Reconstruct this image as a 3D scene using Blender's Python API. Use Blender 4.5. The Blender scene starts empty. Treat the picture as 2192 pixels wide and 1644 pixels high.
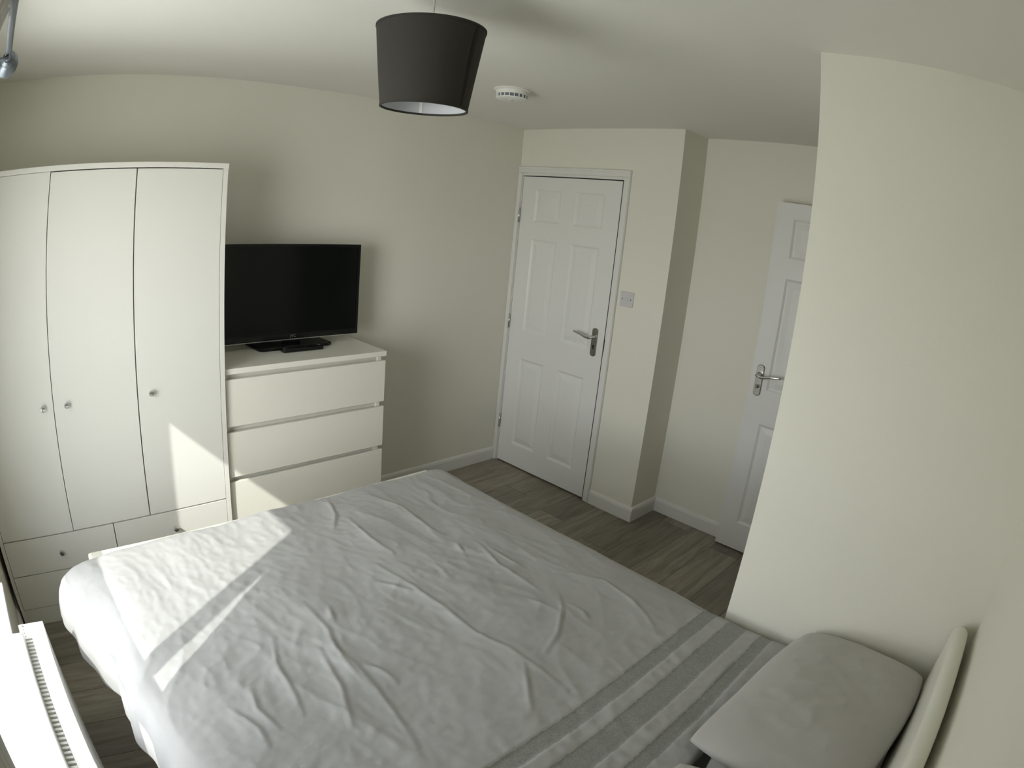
import bpy, bmesh, math
import numpy as np
from mathutils import Vector, Matrix

S = bpy.context.scene
COL = S.collection

# ------------------------------------------------------------------ camera
CAM = (0.21634, 0.27688, 1.78140)
YAW, PITCH, ROLL = 0.769248, -0.255114, 0.094346
LENS = (0.742458, 0.057024, -0.200107, 0.143609)      # angle as a polynomial of px/1000
CENTRE = (-28.305, -22.921)                           # optical centre, px from the frame's middle
cam_data = bpy.data.cameras.new('camera')
cam = bpy.data.objects.new('camera', cam_data)
COL.objects.link(cam)
S.camera = cam
cam_data.type = 'PANO'
cam_data.panorama_type = 'FISHEYE_LENS_POLYNOMIAL'
cam_data.sensor_fit = 'HORIZONTAL'
cam_data.sensor_width = 36
cam_data.fisheye_fov = math.pi
q = 2.192 / 36
cam_data.fisheye_polynomial_k0 = 0
cam_data.fisheye_polynomial_k1 = -LENS[0] * q
cam_data.fisheye_polynomial_k2 = -LENS[1] * q ** 2
cam_data.fisheye_polynomial_k3 = -LENS[2] * q ** 3
cam_data.fisheye_polynomial_k4 = -LENS[3] * q ** 4
cam_data.shift_x = -CENTRE[0] / 2192
cam_data.shift_y = CENTRE[1] / 1644
cam_data.clip_start = 0.02
fw = Vector((math.cos(YAW) * math.cos(PITCH), math.sin(YAW) * math.cos(PITCH), math.sin(PITCH)))
rt = Vector((math.sin(YAW), -math.cos(YAW), 0))
up = rt.cross(fw)
r2 = math.cos(ROLL) * rt + math.sin(ROLL) * up
u2 = -math.sin(ROLL) * rt + math.cos(ROLL) * up
cam.matrix_world = Matrix(((r2.x, u2.x, -fw.x, CAM[0]), (r2.y, u2.y, -fw.y, CAM[1]), (r2.z, u2.z, -fw.z, CAM[2]), (0, 0, 0, 1)))

# ------------------------------------------------------------------ light
world = bpy.data.worlds.new('sky')
S.world = world
world.use_nodes = True
SUN = Vector((1.0, 0.60, -0.95)).normalized()
wn = world.node_tree
bg = wn.nodes['Background']
sky = wn.nodes.new('ShaderNodeTexSky')
sky.sky_type = 'HOSEK_WILKIE'
sky.sun_direction = tuple(-SUN)
sky.turbidity = 3.0
sky.ground_albedo = 0.4
tint = wn.nodes.new('ShaderNodeHueSaturation')
tint.inputs['Saturation'].default_value = 0.25
wb = wn.nodes.new('ShaderNodeMix')
wb.data_type = 'RGBA'
wb.blend_type = 'MULTIPLY'
wb.inputs['Factor'].default_value = 1.0
wb.inputs['B'].default_value = (1.0, 0.952, 0.935, 1)
wn.links.new(sky.outputs['Color'], tint.inputs['Color'])
wn.links.new(tint.outputs['Color'], wb.inputs['A'])
wn.links.new(wb.outputs['Result'], bg.inputs['Color'])
bg.inputs['Strength'].default_value = 46.0
sun_data = bpy.data.lights.new('sun', 'SUN')
sun_data.energy = 4.7
sun_data.angle = math.radians(0.55)
sun_data.color = (1.0, 0.97, 0.91)
sun = bpy.data.objects.new('sun', sun_data)
sun.rotation_euler = SUN.to_track_quat('-Z', 'Y').to_euler()
sun.location = (-3, -2, 4)
COL.objects.link(sun)
portal_data = bpy.data.lights.new('window_portal', 'AREA')
portal_data.shape = 'RECTANGLE'
portal_data.size = 1.43
portal_data.size_y = 1.30
portal_data.cycles.is_portal = True
portal = bpy.data.objects.new('window_portal', portal_data)
portal.location = (-0.295, 1.60, 1.288)
portal.rotation_euler = (0, math.radians(-90), 0)
COL.objects.link(portal)
S.view_settings.view_transform = 'Standard'
S.view_settings.look = 'None'
S.view_settings.gamma = 1
S.view_settings.use_curve_mapping = False
S.view_settings.exposure = 0.16
S.cycles.max_bounces = 10
S.cycles.diffuse_bounces = 8
S.cycles.transparent_max_bounces = 16

# ------------------------------------------------------------------ materials
def mat(name, col, rough=0.5, metal=0.0, spec=0.5, var=0.0, scale=8.0, bump=0.0, bscale=200.0, coat=0.0, sheen=0.0):
    m = bpy.data.materials.new(name)
    m.use_nodes = True
    nt = m.node_tree
    b = nt.nodes['Principled BSDF']
    b.inputs['Base Color'].default_value = (*col, 1)
    b.inputs['Roughness'].default_value = rough
    b.inputs['Metallic'].default_value = metal
    b.inputs['Specular IOR Level'].default_value = spec
    b.inputs['Coat Weight'].default_value = coat
    b.inputs['Sheen Weight'].default_value = sheen
    tc = nt.nodes.new('ShaderNodeTexCoord')
    if var > 0:
        n = nt.nodes.new('ShaderNodeTexNoise')
        n.inputs['Scale'].default_value = scale
        n.inputs['Detail'].default_value = 3
        nt.links.new(tc.outputs['Object'], n.inputs['Vector'])
        r = nt.nodes.new('ShaderNodeMix')
        r.data_type = 'RGBA'
        r.inputs['A'].default_value = (*[c * (1 - var) for c in col], 1)
        r.inputs['B'].default_value = (*[min(1, c * (1 + var)) for c in col], 1)
        nt.links.new(n.outputs['Fac'], r.inputs['Factor'])
        nt.links.new(r.outputs['Result'], b.inputs['Base Color'])
    if bump > 0:
        n2 = nt.nodes.new('ShaderNodeTexNoise')
        n2.inputs['Scale'].default_value = bscale
        n2.inputs['Detail'].default_value = 4
        nt.links.new(tc.outputs['Object'], n2.inputs['Vector'])
        bp = nt.nodes.new('ShaderNodeBump')
        bp.inputs['Strength'].default_value = bump
        bp.inputs['Distance'].default_value = 0.002
        nt.links.new(n2.outputs['Fac'], bp.inputs['Height'])
        nt.links.new(bp.outputs['Normal'], b.inputs['Normal'])
    return m

M = {}
M['wall'] = mat('wall_paint', (0.76, 0.745, 0.665), 0.85, spec=0.2, var=0.015, scale=3, bump=0.12, bscale=260)
M['ceiling'] = mat('ceiling_paint', (0.80, 0.79, 0.735), 0.9, spec=0.15, var=0.01, scale=3, bump=0.1, bscale=260)
M['gloss'] = mat('white_gloss_paint', (0.74, 0.735, 0.71), 0.32, spec=0.45, var=0.01, scale=4)
M['door'] = mat('white_door_paint', (0.75, 0.75, 0.73), 0.38, spec=0.4, var=0.015, scale=5, bump=0.05, bscale=120)
M['carcass'] = mat('white_foil', (0.74, 0.735, 0.69), 0.35, spec=0.45, var=0.01, scale=3)
M['chest'] = mat('white_melamine', (0.80, 0.785, 0.71), 0.38, spec=0.4, var=0.01, scale=3)
M['chrome'] = mat('chrome', (0.62, 0.62, 0.61), 0.16, metal=1.0, var=0.03)
M['nickel'] = mat('brushed_nickel', (0.40, 0.39, 0.36), 0.32, metal=1.0, var=0.05, scale=30)
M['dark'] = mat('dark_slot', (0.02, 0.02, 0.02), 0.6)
M['grey_slot'] = mat('vent_grey', (0.16, 0.18, 0.21), 0.6)
M['black'] = mat('black_plastic', (0.006, 0.006, 0.007), 0.22, spec=0.4, var=0.05)
M['screen'] = mat('screen_glass', (0.0035, 0.0045, 0.0045), 0.13, spec=0.35)
M['silver'] = mat('silver_trim', (0.45, 0.45, 0.43), 0.35, metal=0.6)
M['logo'] = mat('logo_print', (0.16, 0.16, 0.155), 0.4)
M['shade'] = mat('grey_shade_fabric', (0.045, 0.042, 0.037), 0.85, spec=0.2, var=0.06, scale=90, bump=0.2, bscale=900)
M['shade_seam'] = mat('grey_shade_seam', (0.028, 0.025, 0.022), 0.85, spec=0.2)
M['lining'] = mat('white_lining', (0.56, 0.57, 0.60), 0.5, spec=0.3)
M['white_plastic'] = mat('white_plastic', (0.80, 0.80, 0.76), 0.35, spec=0.45)
M['switch'] = mat('switch_plastic', (0.60, 0.59, 0.60), 0.35, spec=0.45)
M['radiator'] = mat('radiator_enamel', (0.84, 0.84, 0.82), 0.3, spec=0.5)
M['upvc'] = mat('white_upvc', (0.83, 0.84, 0.83), 0.3, spec=0.5)
M['linen'] = mat('pillow_linen', (0.43, 0.42, 0.40), 0.85, spec=0.15, var=0.02, scale=6, bump=0.25, bscale=500, sheen=0.2)
M['leather'] = mat('cream_leather', (0.74, 0.725, 0.65), 0.45, spec=0.35, var=0.02, bump=0.15, bscale=350)
M['mattress'] = mat('mattress_ticking', (0.72, 0.71, 0.68), 0.85, spec=0.15)
M['curtain'] = mat('curtain_cloth', (0.62, 0.61, 0.58), 0.9, spec=0.1, var=0.03)
M['pole'] = mat('steel_pole', (0.20, 0.22, 0.25), 0.45, metal=1.0)

def glass_mat():
    m = bpy.data.materials.new('window_glass')
    m.use_nodes = True
    nt = m.node_tree
    nt.nodes.clear()
    out = nt.nodes.new('ShaderNodeOutputMaterial')
    mix = nt.nodes.new('ShaderNodeMixShader')
    tr = nt.nodes.new('ShaderNodeBsdfTransparent')
    gl = nt.nodes.new('ShaderNodeBsdfGlossy')
    gl.inputs['Roughness'].default_value = 0.02
    tr.inputs['Color'].default_value = (0.97, 0.985, 0.98, 1)
    mix.inputs['Fac'].default_value = 0.06
    nt.links.new(tr.outputs[0], mix.inputs[1])
    nt.links.new(gl.outputs[0], mix.inputs[2])
    nt.links.new(mix.outputs[0], out.inputs['Surface'])
    return m
M['glass'] = glass_mat()

def plank_mat():
    m = bpy.data.materials.new('grey_oak_laminate')
    m.use_nodes = True
    nt = m.node_tree
    b = nt.nodes['Principled BSDF']
    tc = nt.nodes.new('ShaderNodeTexCoord')
    info = nt.nodes.new('ShaderNodeObjectInfo')
    add = nt.nodes.new('ShaderNodeVectorMath')
    add.operation = 'MULTIPLY_ADD'
    comb = nt.nodes.new('ShaderNodeCombineXYZ')
    for k in range(3):
        nt.links.new(info.outputs['Random'], comb.inputs[k])
    add.inputs[1].default_value = (37, 53, 11)
    nt.links.new(comb.outputs[0], add.inputs[0])
    nt.links.new(tc.outputs['Object'], add.inputs[2])
    mp = nt.nodes.new('ShaderNodeMapping')
    mp.inputs['Scale'].default_value = (1.6, 16, 16)
    nt.links.new(add.outputs[0], mp.inputs['Vector'])
    n = nt.nodes.new('ShaderNodeTexNoise')
    n.inputs['Scale'].default_value = 1.6
    n.inputs['Detail'].default_value = 7
    n.inputs['Roughness'].default_value = 0.65
    n.inputs['Distortion'].default_value = 0.9
    nt.links.new(mp.outputs[0], n.inputs['Vector'])
    cr = nt.nodes.new('ShaderNodeValToRGB')
    e = cr.color_ramp.elements
    e[0].position, e[0].color = 0.30, (0.150, 0.128, 0.100, 1)
    e[1].position, e[1].color = 0.72, (0.330, 0.298, 0.248, 1)
    k = e.new(0.5)
    k.color = (0.240, 0.210, 0.170, 1)
    nt.links.new(n.outputs['Fac'], cr.inputs['Fac'])
    hsv = nt.nodes.new('ShaderNodeHueSaturation')
    mr = nt.nodes.new('ShaderNodeMapRange')
    mr.inputs['To Min'].default_value = 0.72
    mr.inputs['To Max'].default_value = 1.2
    nt.links.new(info.outputs['Random'], mr.inputs['Value'])
    nt.links.new(mr.outputs[0], hsv.inputs['Value'])
    nt.links.new(cr.outputs['Color'], hsv.inputs['Color'])
    nt.links.new(hsv.outputs['Color'], b.inputs['Base Color'])
    b.inputs['Roughness'].default_value = 0.42
    bp = nt.nodes.new('ShaderNodeBump')
    bp.inputs['Strength'].default_value = 0.15
    bp.inputs['Distance'].default_value = 0.001
    nt.links.new(n.outputs['Fac'], bp.inputs['Height'])
    nt.links.new(bp.outputs['Normal'], b.inputs['Normal'])
    return m
M['plank'] = plank_mat()

# bands woven across the duvet (metres from the head wall)
BANDS = ((0.838, 0.884), (0.728, 0.795), (0.640, 0.680))
def duvet_mat():
    m = bpy.data.materials.new('duvet_cotton')
    m.use_nodes = True
    nt = m.node_tree
    b = nt.nodes['Principled BSDF']
    b.inputs['Roughness'].default_value = 0.8
    b.inputs['Specular IOR Level'].default_value = 0.2
    b.inputs['Sheen Weight'].default_value = 0.15
    at = nt.nodes.new('ShaderNodeAttribute')
    at.attribute_name = 'along'
    tc = nt.nodes.new('ShaderNodeTexCoord')
    nz = nt.nodes.new('ShaderNodeTexNoise')
    nz.inputs['Scale'].default_value = 70
    nz.inputs['Detail'].default_value = 3
    nt.links.new(tc.outputs['Object'], nz.inputs['Vector'])
    jit = nt.nodes.new('ShaderNodeMath')
    jit.operation = 'MULTIPLY_ADD'
    jit.inputs[1].default_value = 0.010
    nt.links.new(nz.outputs['Fac'], jit.inputs[0])
    nt.links.new(at.outputs['Fac'], jit.inputs[2])
    total = None
    for lo, hi in BANDS:
        c = nt.nodes.new('ShaderNodeMath')
        c.operation = 'COMPARE'
        c.inputs[1].default_value = (lo + hi) / 2 + 0.005
        c.inputs[2].default_value = (hi - lo) / 2
        nt.links.new(jit.outputs[0], c.inputs[0])
        if total is None:
            total = c
        else:
            a = nt.nodes.new('ShaderNodeMath')
            a.operation = 'ADD'
            nt.links.new(total.outputs[0], a.inputs[0])
            nt.links.new(c.outputs[0], a.inputs[1])
            total = a
    glit = nt.nodes.new('ShaderNodeTexVoronoi')
    glit.inputs['Scale'].default_value = 260
    nt.links.new(tc.outputs['Object'], glit.inputs['Vector'])
    gc = nt.nodes.new('ShaderNodeMix')
    gc.data_type = 'RGBA'
    gc.inputs['A'].default_value = (0.225, 0.228, 0.217, 1)
    gc.inputs['B'].default_value = (0.31, 0.314, 0.30, 1)
    nt.links.new(glit.outputs['Color'], gc.inputs['Factor'])
    mix = nt.nodes.new('ShaderNodeMix')
    mix.data_type = 'RGBA'
    mix.inputs['A'].default_value = (0.39, 0.39, 0.384, 1)
    nt.links.new(gc.outputs['Result'], mix.inputs['B'])
    nt.links.new(total.outputs[0], mix.inputs['Factor'])
    nt.links.new(mix.outputs['Result'], b.inputs['Base Color'])
    n2 = nt.nodes.new('ShaderNodeTexNoise')
    n2.inputs['Scale'].default_value = 38
    n2.inputs['Detail'].default_value = 6
    nt.links.new(tc.outputs['Object'], n2.inputs['Vector'])
    bp = nt.nodes.new('ShaderNodeBump')
    bp.inputs['Strength'].default_value = 0.25
    bp.inputs['Distance'].default_value = 0.004
    nt.links.new(n2.outputs['Fac'], bp.inputs['Height'])
    nt.links.new(bp.outputs['Normal'], b.inputs['Normal'])
    return m
M['duvet'] = duvet_mat()

# ------------------------------------------------------------------ helpers
def link(name, me, m, parent=None, smooth=False):
    o = bpy.data.objects.new(name, me)
    COL.objects.link(o)
    if m is not None and not me.materials:
        me.materials.append(m)
    if parent is not None:
        o.parent = parent
    if smooth:
        for p in me.polygons:
            p.use_smooth = True
    return o

def tag(o, label=None, cat=None, group=None, kind=None):
    if label: o['label'] = label
    if cat: o['category'] = cat
    if group: o['group'] = group
    if kind: o['kind'] = kind
    return o

def empty(name, loc=(0, 0, 0)):
    o = bpy.data.objects.new(name, None)
    o.empty_display_size = 0.1
    o.location = loc
    COL.objects.link(o)
    return o

def add_box(bm, lo, hi):
    v = [bm.verts.new((x, y, z)) for z in (lo[2], hi[2]) for y in (lo[1], hi[1]) for x in (lo[0], hi[0])]
    for f in ((0, 2, 3, 1), (4, 5, 7, 6), (0, 1, 5, 4), (2, 6, 7, 3), (0, 4, 6, 2), (1, 3, 7, 5)):
        bm.faces.new([v[i] for i in f])

def boxes(name, bl, m, parent=None, bevel=0.0, seg=2):
    """One mesh of one or more boxes; coordinates are world ones, the parent's place is taken off."""
    off = Vector(parent_loc(parent))
    bm = bmesh.new()
    for lo, hi in bl:
        add_box(bm, Vector(lo) - off, Vector(hi) - off)
    if bevel > 0:
        bmesh.ops.bevel(bm, geom=list(bm.edges), offset=bevel, segments=seg, affect='EDGES', profile=0.6)
    me = bpy.data.meshes.new(name)
    bm.to_mesh(me)
    bm.free()
    return link(name, me, m, parent)

def parent_loc(p):
    v = Vector((0, 0, 0))
    while p is not None:
        v = v + p.location
        p = p.parent
    return v

def box(name, lo, hi, m, parent=None, bevel=0.0, seg=2):
    return boxes(name, [(lo, hi)], m, parent, bevel, seg)

def mesh_from(name, verts, faces, m, parent=None, smooth=False):
    off = Vector(parent_loc(parent))
    me = bpy.data.meshes.new(name)
    me.from_pydata([tuple(Vector(v) - off) for v in verts], [], faces)
    me.update()
    return link(name, me, m, parent, smooth)

def tube(name, pts, rad, m, parent=None, n=14, squash=1.0):
    pts = [Vector(p) for p in pts]
    if not hasattr(rad, '__len__'):
        rad = [rad] * len(pts)
    V, F = [], []
    ref = None
    for i, p in enumerate(pts):
        t = (pts[min(i + 1, len(pts) - 1)] - pts[max(i - 1, 0)]).normalized()
        if ref is None:
            ref = Vector((0, 0, 1)) if abs(t.z) < 0.8 else Vector((1, 0, 0))
        a = t.cross(ref).normalized()
        b = a.cross(t).normalized()
        ref = b
        for k in range(n):
            w = 2 * math.pi * k / n
            V.append(p + a * math.cos(w) * rad[i] * squash + b * math.sin(w) * rad[i])
    for i in range(len(pts) - 1):
        for k in range(n):
            F.append((i * n + k, i * n + (k + 1) % n, (i + 1) * n + (k + 1) % n, (i + 1) * n + k))
    F.append(tuple(range(n - 1, -1, -1)))
    F.append(tuple(range((len(pts) - 1) * n, len(pts) * n)))
    return mesh_from(name, V, F, m, parent, True)

def lathe(name, prof, centre, m, parent=None, n=48, axis='z', smooth=True, close=False):
    """prof: (radius, height) pairs turned about an axis through centre."""
    V, F = [], []
    c = Vector(centre)
    for r, h in prof:
        for k in range(n):
            w = 2 * math.pi * k / n
            a, b = r * math.cos(w), r * math.sin(w)
            V.append(c + (Vector((a, b, h)) if axis == 'z' else Vector((a, h, b)) if axis == 'y' else Vector((h, a, b))))
    L = len(prof)
    for i in range(L - 1 + (1 if close else 0)):
        j = (i + 1) % L
        for k in range(n):
            F.append((i * n + k, i * n + (k + 1) % n, j * n + (k + 1) % n, j * n + k))
    if not close:
        if prof[0][0] > 1e-5: F.append(tuple(range(n - 1, -1, -1)))
        if prof[-1][0] > 1e-5: F.append(tuple(range((L - 1) * n, L * n)))
    o = mesh_from(name, V, F, m, parent, False)
    bm = bmesh.new()
    bm.from_mesh(o.data)
    bmesh.ops.remove_doubles(bm, verts=bm.verts, dist=1e-6)
    bmesh.ops.recalc_face_normals(bm, faces=bm.faces)
    bm.to_mesh(o.data)
    bm.free()
    if smooth:
        o.data.shade_smooth()
        o.data.set_sharp_from_angle(angle=math.radians(35))
    return o

def struct(o):
    o['kind'] = 'structure'
    return o

# ------------------------------------------------------------------ room sizes (metres)
XW = -0.04          # window wall
YB = 3.281          # wall behind the wardrobe
XD = 3.343          # wall with the panelled door
XE = 3.624          # recessed wall
YP = 2.054          # corner where the door wall steps back
XN, YN = 1.940, 0.831   # projecting wall beside the bed
H = 2.355
W0, W1, WZ0, WZ1 = 0.95, 2.251, 0.573, 2.00    # window opening

# floor: sub-floor and laminate planks laid along x
floor = struct(box('floor', (-0.29, -0.12, -0.10), (3.80, 3.40, -0.012), M['dark']))
PW, PL = 0.192, 1.29
rng = np.random.default_rng(7)
y = 0.0
row = 0
shared = {}
while y < YB:
    x = XW - (row * 0.47 % 1.0) * PL
    y1 = min(y + PW, YB)
    while x < XE:
        x0, x1 = max(x, XW), min(x + PL, XE)
        if x1 - x0 > 0.02:
            key = (round(x1 - x0, 3), round(y1 - y, 3))
            if key not in shared:
                bm = bmesh.new()
                add_box(bm, (0.0006, 0.0006, -0.012), (key[0] - 0.0006, key[1] - 0.0006, 0.0))
                bmesh.ops.bevel(bm, geom=[e for e in bm.edges if all(v.co.z > -0.001 for v in e.verts)], offset=0.0012, segments=1, affect='EDGES')
                shared[key] = bpy.data.meshes.new('plank')
                bm.to_mesh(shared[key])
                bm.free()
            p = link('plank', shared[key], M['plank'], floor)
            p.location = (x0, y, 0)
        x += PL
    y += PW
    row += 1

struct(box('ceiling', (-0.29, -0.12, H), (3.80, 3.40, H + 0.1), M['ceiling']))
struct(boxes('wall_window', [((-0.29, -0.1, 0), (XW, W0, H)), ((-0.29, W1, 0), (XW, YB, H)),
                             ((-0.29, W0, 0), (XW, W1, WZ0)), ((-0.29, W0, WZ1), (XW, W1, H))], M['wall']))
struct(box('wall_back', (-0.29, YB, 0), (3.74, YB + 0.1, H), M['wall']))
D0, D1, DZ = 2.411, 3.256, 2.068    # opening of the closed door
struct(boxes('wall_door', [((XD, YP, 0), (XD + 0.1, D0, H)), ((XD, D1, 0), (XD + 0.1, YB, H)), ((XD, D0, DZ), (XD + 0.1, D1, H))], M['wall']))
struct(box('wall_return', (XD + 0.1, YP, 0), (XE, YP + 0.1, H), M['wall']))
struct(box('wall_light_stop', (XE, YP + 0.1, 0), (XE + 0.1, YB, H), M['wall']))  # unseen wall added behind the closed door to block light leaking round it
struct(box('wall_recess', (XE, 0, 0), (XE + 0.1, YP + 0.1, H), M['wall']))
struct(box('wall_head', (-0.29, -0.1, 0), (3.724, 0, H), M['wall']))
struct(box('wall_bedside', (XN, 0, 0), (XN + 0.1, YN, H), M['wall']))
E0, E1 = 2.80, 3.555                # doorway round the corner, its leaf stands open
struct(boxes('wall_doorway', [((XN + 0.1, YN - 0.1, 0), (E0, YN, H)), ((E1, YN - 0.1, 0), (XE, YN, H)), ((E0, YN - 0.1, 2.04), (E1, YN, H))], M['wall']))

# skirting boards: a tall board with a rounded top edge
def skirting(name, a, b, nrm, h=0.095, t=0.016):
    """from a to b along the floor, nrm points into the room"""
    a, b, nrm = Vector((*a, 0)), Vector((*b, 0)), Vector((*nrm, 0))
    prof = [(0, 0.001), (t, 0.001), (t, h - 0.022), (t - 0.003, h - 0.010), (t - 0.008, h - 0.003), (0.004, h), (0, h)]
    V = []
    for p in (a, b):
        for d, z in prof:
            V.append(p + nrm * d + Vector((0, 0, z)))
    n = len(prof)
    F = [(k, (k + 1) % n, n + (k + 1) % n, n + k) for k in range(n)] + [tuple(range(n - 1, -1, -1)), tuple(range(n, 2 * n))]
    return struct(mesh_from(name, V, F, M['gloss']))
skirting('baseboard_back', (XW, YB), (XD, YB), (0, -1))
skirting('baseboard_door', (XD, YP - 0.016), (XD, 2.3745), (-1, 0))
skirting('baseboard_return', (XD, YP), (XE, YP), (0, -1))
skirting('baseboard_recess', (XE, YN), (XE, YP - 0.016), (-1, 0))
skirting('baseboard_bedside', (XN, 0.0), (XN, YN), (-1, 0))
skirting('baseboard_head', (XW, 0), (XN - 0.016, 0), (0, 1))
skirting('baseboard_window', (XW, 0.016), (XW, YB - 0.016), (1, 0))

# ------------------------------------------------------------------ panelled doors (faces point to -x)
def panel_leaf(parent, xf, y_hinge_side, y_free, z0, z1, cols, rows, thick=0.035):
    """Leaf seen from -x with front face at xf; cols and rows give the panel openings in y and z. Panels are sub-parts."""
    ya, yb = min(y_hinge_side, y_free), max(y_hinge_side, y_free)
    ys = sorted([ya, yb] + [v for c in cols for v in c])
    zs = sorted([z0, z1] + [v for r in rows for v in r])
    holes = {(round(min(c), 4), round(min(r), 4)) for c in cols for r in rows}
    V, F, idx = [], [], {}
    def vert(x, y, z):
        k = (round(x, 5), round(y, 5), round(z, 5))
        if k not in idx:
            idx[k] = len(V)
            V.append((x, y, z))
        return idx[k]
    for i in range(len(ys) - 1):
        for j in range(len(zs) - 1):
            y0_, y1_, a, b = ys[i], ys[i + 1], zs[j], zs[j + 1]
            if (round(y0_, 4), round(a, 4)) not in holes:
                F.append((vert(xf, y0_, a), vert(xf, y0_, b), vert(xf, y1_, b), vert(xf, y1_, a)))
            F.append((vert(xf + thick, y0_, a), vert(xf + thick, y1_, a), vert(xf + thick, y1_, b), vert(xf + thick, y0_, b)))
    for i in range(len(ys) - 1):
        for z in (z0, z1):
            F.append((vert(xf, ys[i], z), vert(xf, ys[i + 1], z), vert(xf + thick, ys[i + 1], z), vert(xf + thick, ys[i], z)))
    for j in range(len(zs) - 1):
        for yy in (ya, yb):
            F.append((vert(xf, yy, zs[j]), vert(xf, yy, zs[j + 1]), vert(xf + thick, yy, zs[j + 1]), vert(xf + thick, yy, zs[j])))
    leaf = mesh_from('leaf', V, F, M['door'], parent)
    for c in cols:
        for r in rows:
            rings = [(0.0, 0.0), (0.004, 0.003), (0.012, 0.0085), (0.018, 0.0095), (0.024, 0.0085), (0.050, 0.0025), (0.054, 0.002)]
            PV, PF = [], []
            for ins, dep in rings:
                for (yy, zz) in ((c[0] + ins, r[0] + ins), (c[1] - ins, r[0] + ins), (c[1] - ins, r[1] - ins), (c[0] + ins, r[1] - ins)):
                    PV.append((xf + dep, yy, zz))
            for k in range(len(rings) - 1):
                for e in range(4):
                    PF.append((k * 4 + e, (k + 1) * 4 + e, (k + 1) * 4 + (e + 1) % 4, k * 4 + (e + 1) % 4))
            t = (len(rings) - 1) * 4
            PF.append((t, t + 3, t + 2, t + 1))
            mesh_from('panel', PV, PF, M['door'], leaf)
    return leaf

def lever_handle(parent, xf, y, z0, z1, way, turn, m):
    """long back plate with a lever; way is +1 or -1 along y"""
    c = (z0 + z1) / 2
    n, w = 10, 0.0215
    out = [(y + w, z0 + 0.016)] + [(y + w * math.cos(a), z0 + 0.016 - 0.016 * math.sin(a)) for a in np.linspace(0.15, math.pi - 0.15, n)] + [(y - w, z0 + 0.016)]
    out += [(y - w, z1 - 0.016)] + [(y - w * math.cos(a), z1 - 0.016 + 0.016 * math.sin(a)) for a in np.linspace(0.15, math.pi - 0.15, n)] + [(y + w, z1 - 0.016)]
    L = len(out)
    V = [(xf, a, b) for a, b in out] + [(xf - 0.005, a, b) for a, b in out] + [(xf - 0.008, y + (a - y) * 0.86, c + (b - c) * 0.965) for a, b in out]
    F = [(k, (k + 1) % L, L + (k + 1) % L, L + k) for k in range(L)] + [(L + k, L + (k + 1) % L, 2 * L + (k + 1) % L, 2 * L + k) for k in range(L)] + [tuple(range(2 * L, 3 * L))]
    plate = mesh_from('handle_plate', V, F, m, parent)
    plate['label'] = 'chrome handle back plate'
    zl = z0 + 0.70 * (z1 - z0)
    lathe('lever_collar', [(0.0125, 0.0), (0.0125, -0.012), (0.0095, -0.018), (0.0085, -0.042)], (xf - 0.008, y, zl), M['chrome'], plate, 20, 'x')
    pts, rad = [], []
    for t in np.linspace(0, 1, 14):
        pts.append((xf - 0.046 - 0.004 * math.sin(t * 3.1), y + way * (-0.008 + 0.145 * t), zl - 0.012 * math.sin(min(t, 0.62) / 0.62 * math.pi) * (1 - t) + 0.012 * t ** 2))
        rad.append(0.0095 - 0.0035 * t)
    tube('lever', pts, rad, M['chrome'], plate, 12, 0.8)
    zk = z0 + 0.33 * (z1 - z0)
    if turn:
        lathe('thumb_turn', [(0.014, 0.0), (0.014, -0.004), (0.009, -0.006), (0.008, -0.014)], (xf - 0.008, y, zk), M['chrome'], plate, 20, 'x')
        box('thumb_bar', (xf - 0.036, y - 0.004, zk - 0.012), (xf - 0.021, y + 0.004, zk + 0.012), M['chrome'], plate, 0.0025)
    else:
        lathe('keyhole', [(0.0085, 0.0), (0.0085, -0.0015)], (xf - 0.008, y, zk + 0.006), M['dark'], plate, 18, 'x')
        box('keyhole_slot', (xf - 0.0095, y - 0.0045, zk - 0.014), (xf - 0.008, y + 0.0045, zk + 0.002), M['dark'], plate)
    for zz in (z0 + 0.014, z1 - 0.014):
        lathe('screw', [(0.004, 0.0), (0.004, -0.0012), (0.002, -0.002)], (xf - 0.008, y, zz), M['nickel'], plate, 12, 'x')
    return plate

ROWS = ((0.172, 0.803), (0.992, 1.627), (1.742, 1.955))
d1 = struct(empty('door_1', (XD, 3.241, 0)))
tag(d1, 'white six panel door closed in its frame beside the light switch')
XL = XD + 0.001
panel_leaf(d1, XL, 3.241, 2.437, 0.012, 2.040, ((2.555, 2.780), (2.900, 3.120)), ROWS)
lever_handle(d1, XL, 2.507, 0.958, 1.138, +1, False, M['nickel'])
for zc in (1.778, 1.045, 0.314):
    h = tube('hinge', [(XD - 0.010, 3.2445, zc - 0.05), (XD - 0.010, 3.2445, zc + 0.05)], 0.0065, M['chrome'], d1, 12)
    box('hinge_leaf', (XD - 0.009, 3.2425, zc - 0.048), (XD + 0.0005, 3.2465, zc + 0.048), M['nickel'], h)
box('strike_plate', (XD - 0.001, 2.4265, 1.00), (XD + 0.02, 2.4345, 1.082), M['dark'], d1)
box('gap_shade_strip', (XD + 0.0015, 2.4295, 0.012), (XD + 0.03, 2.4368, 2.0405), M['dark'], d1)  # dark strip painted in for the shade of the gap beside the leaf
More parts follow.
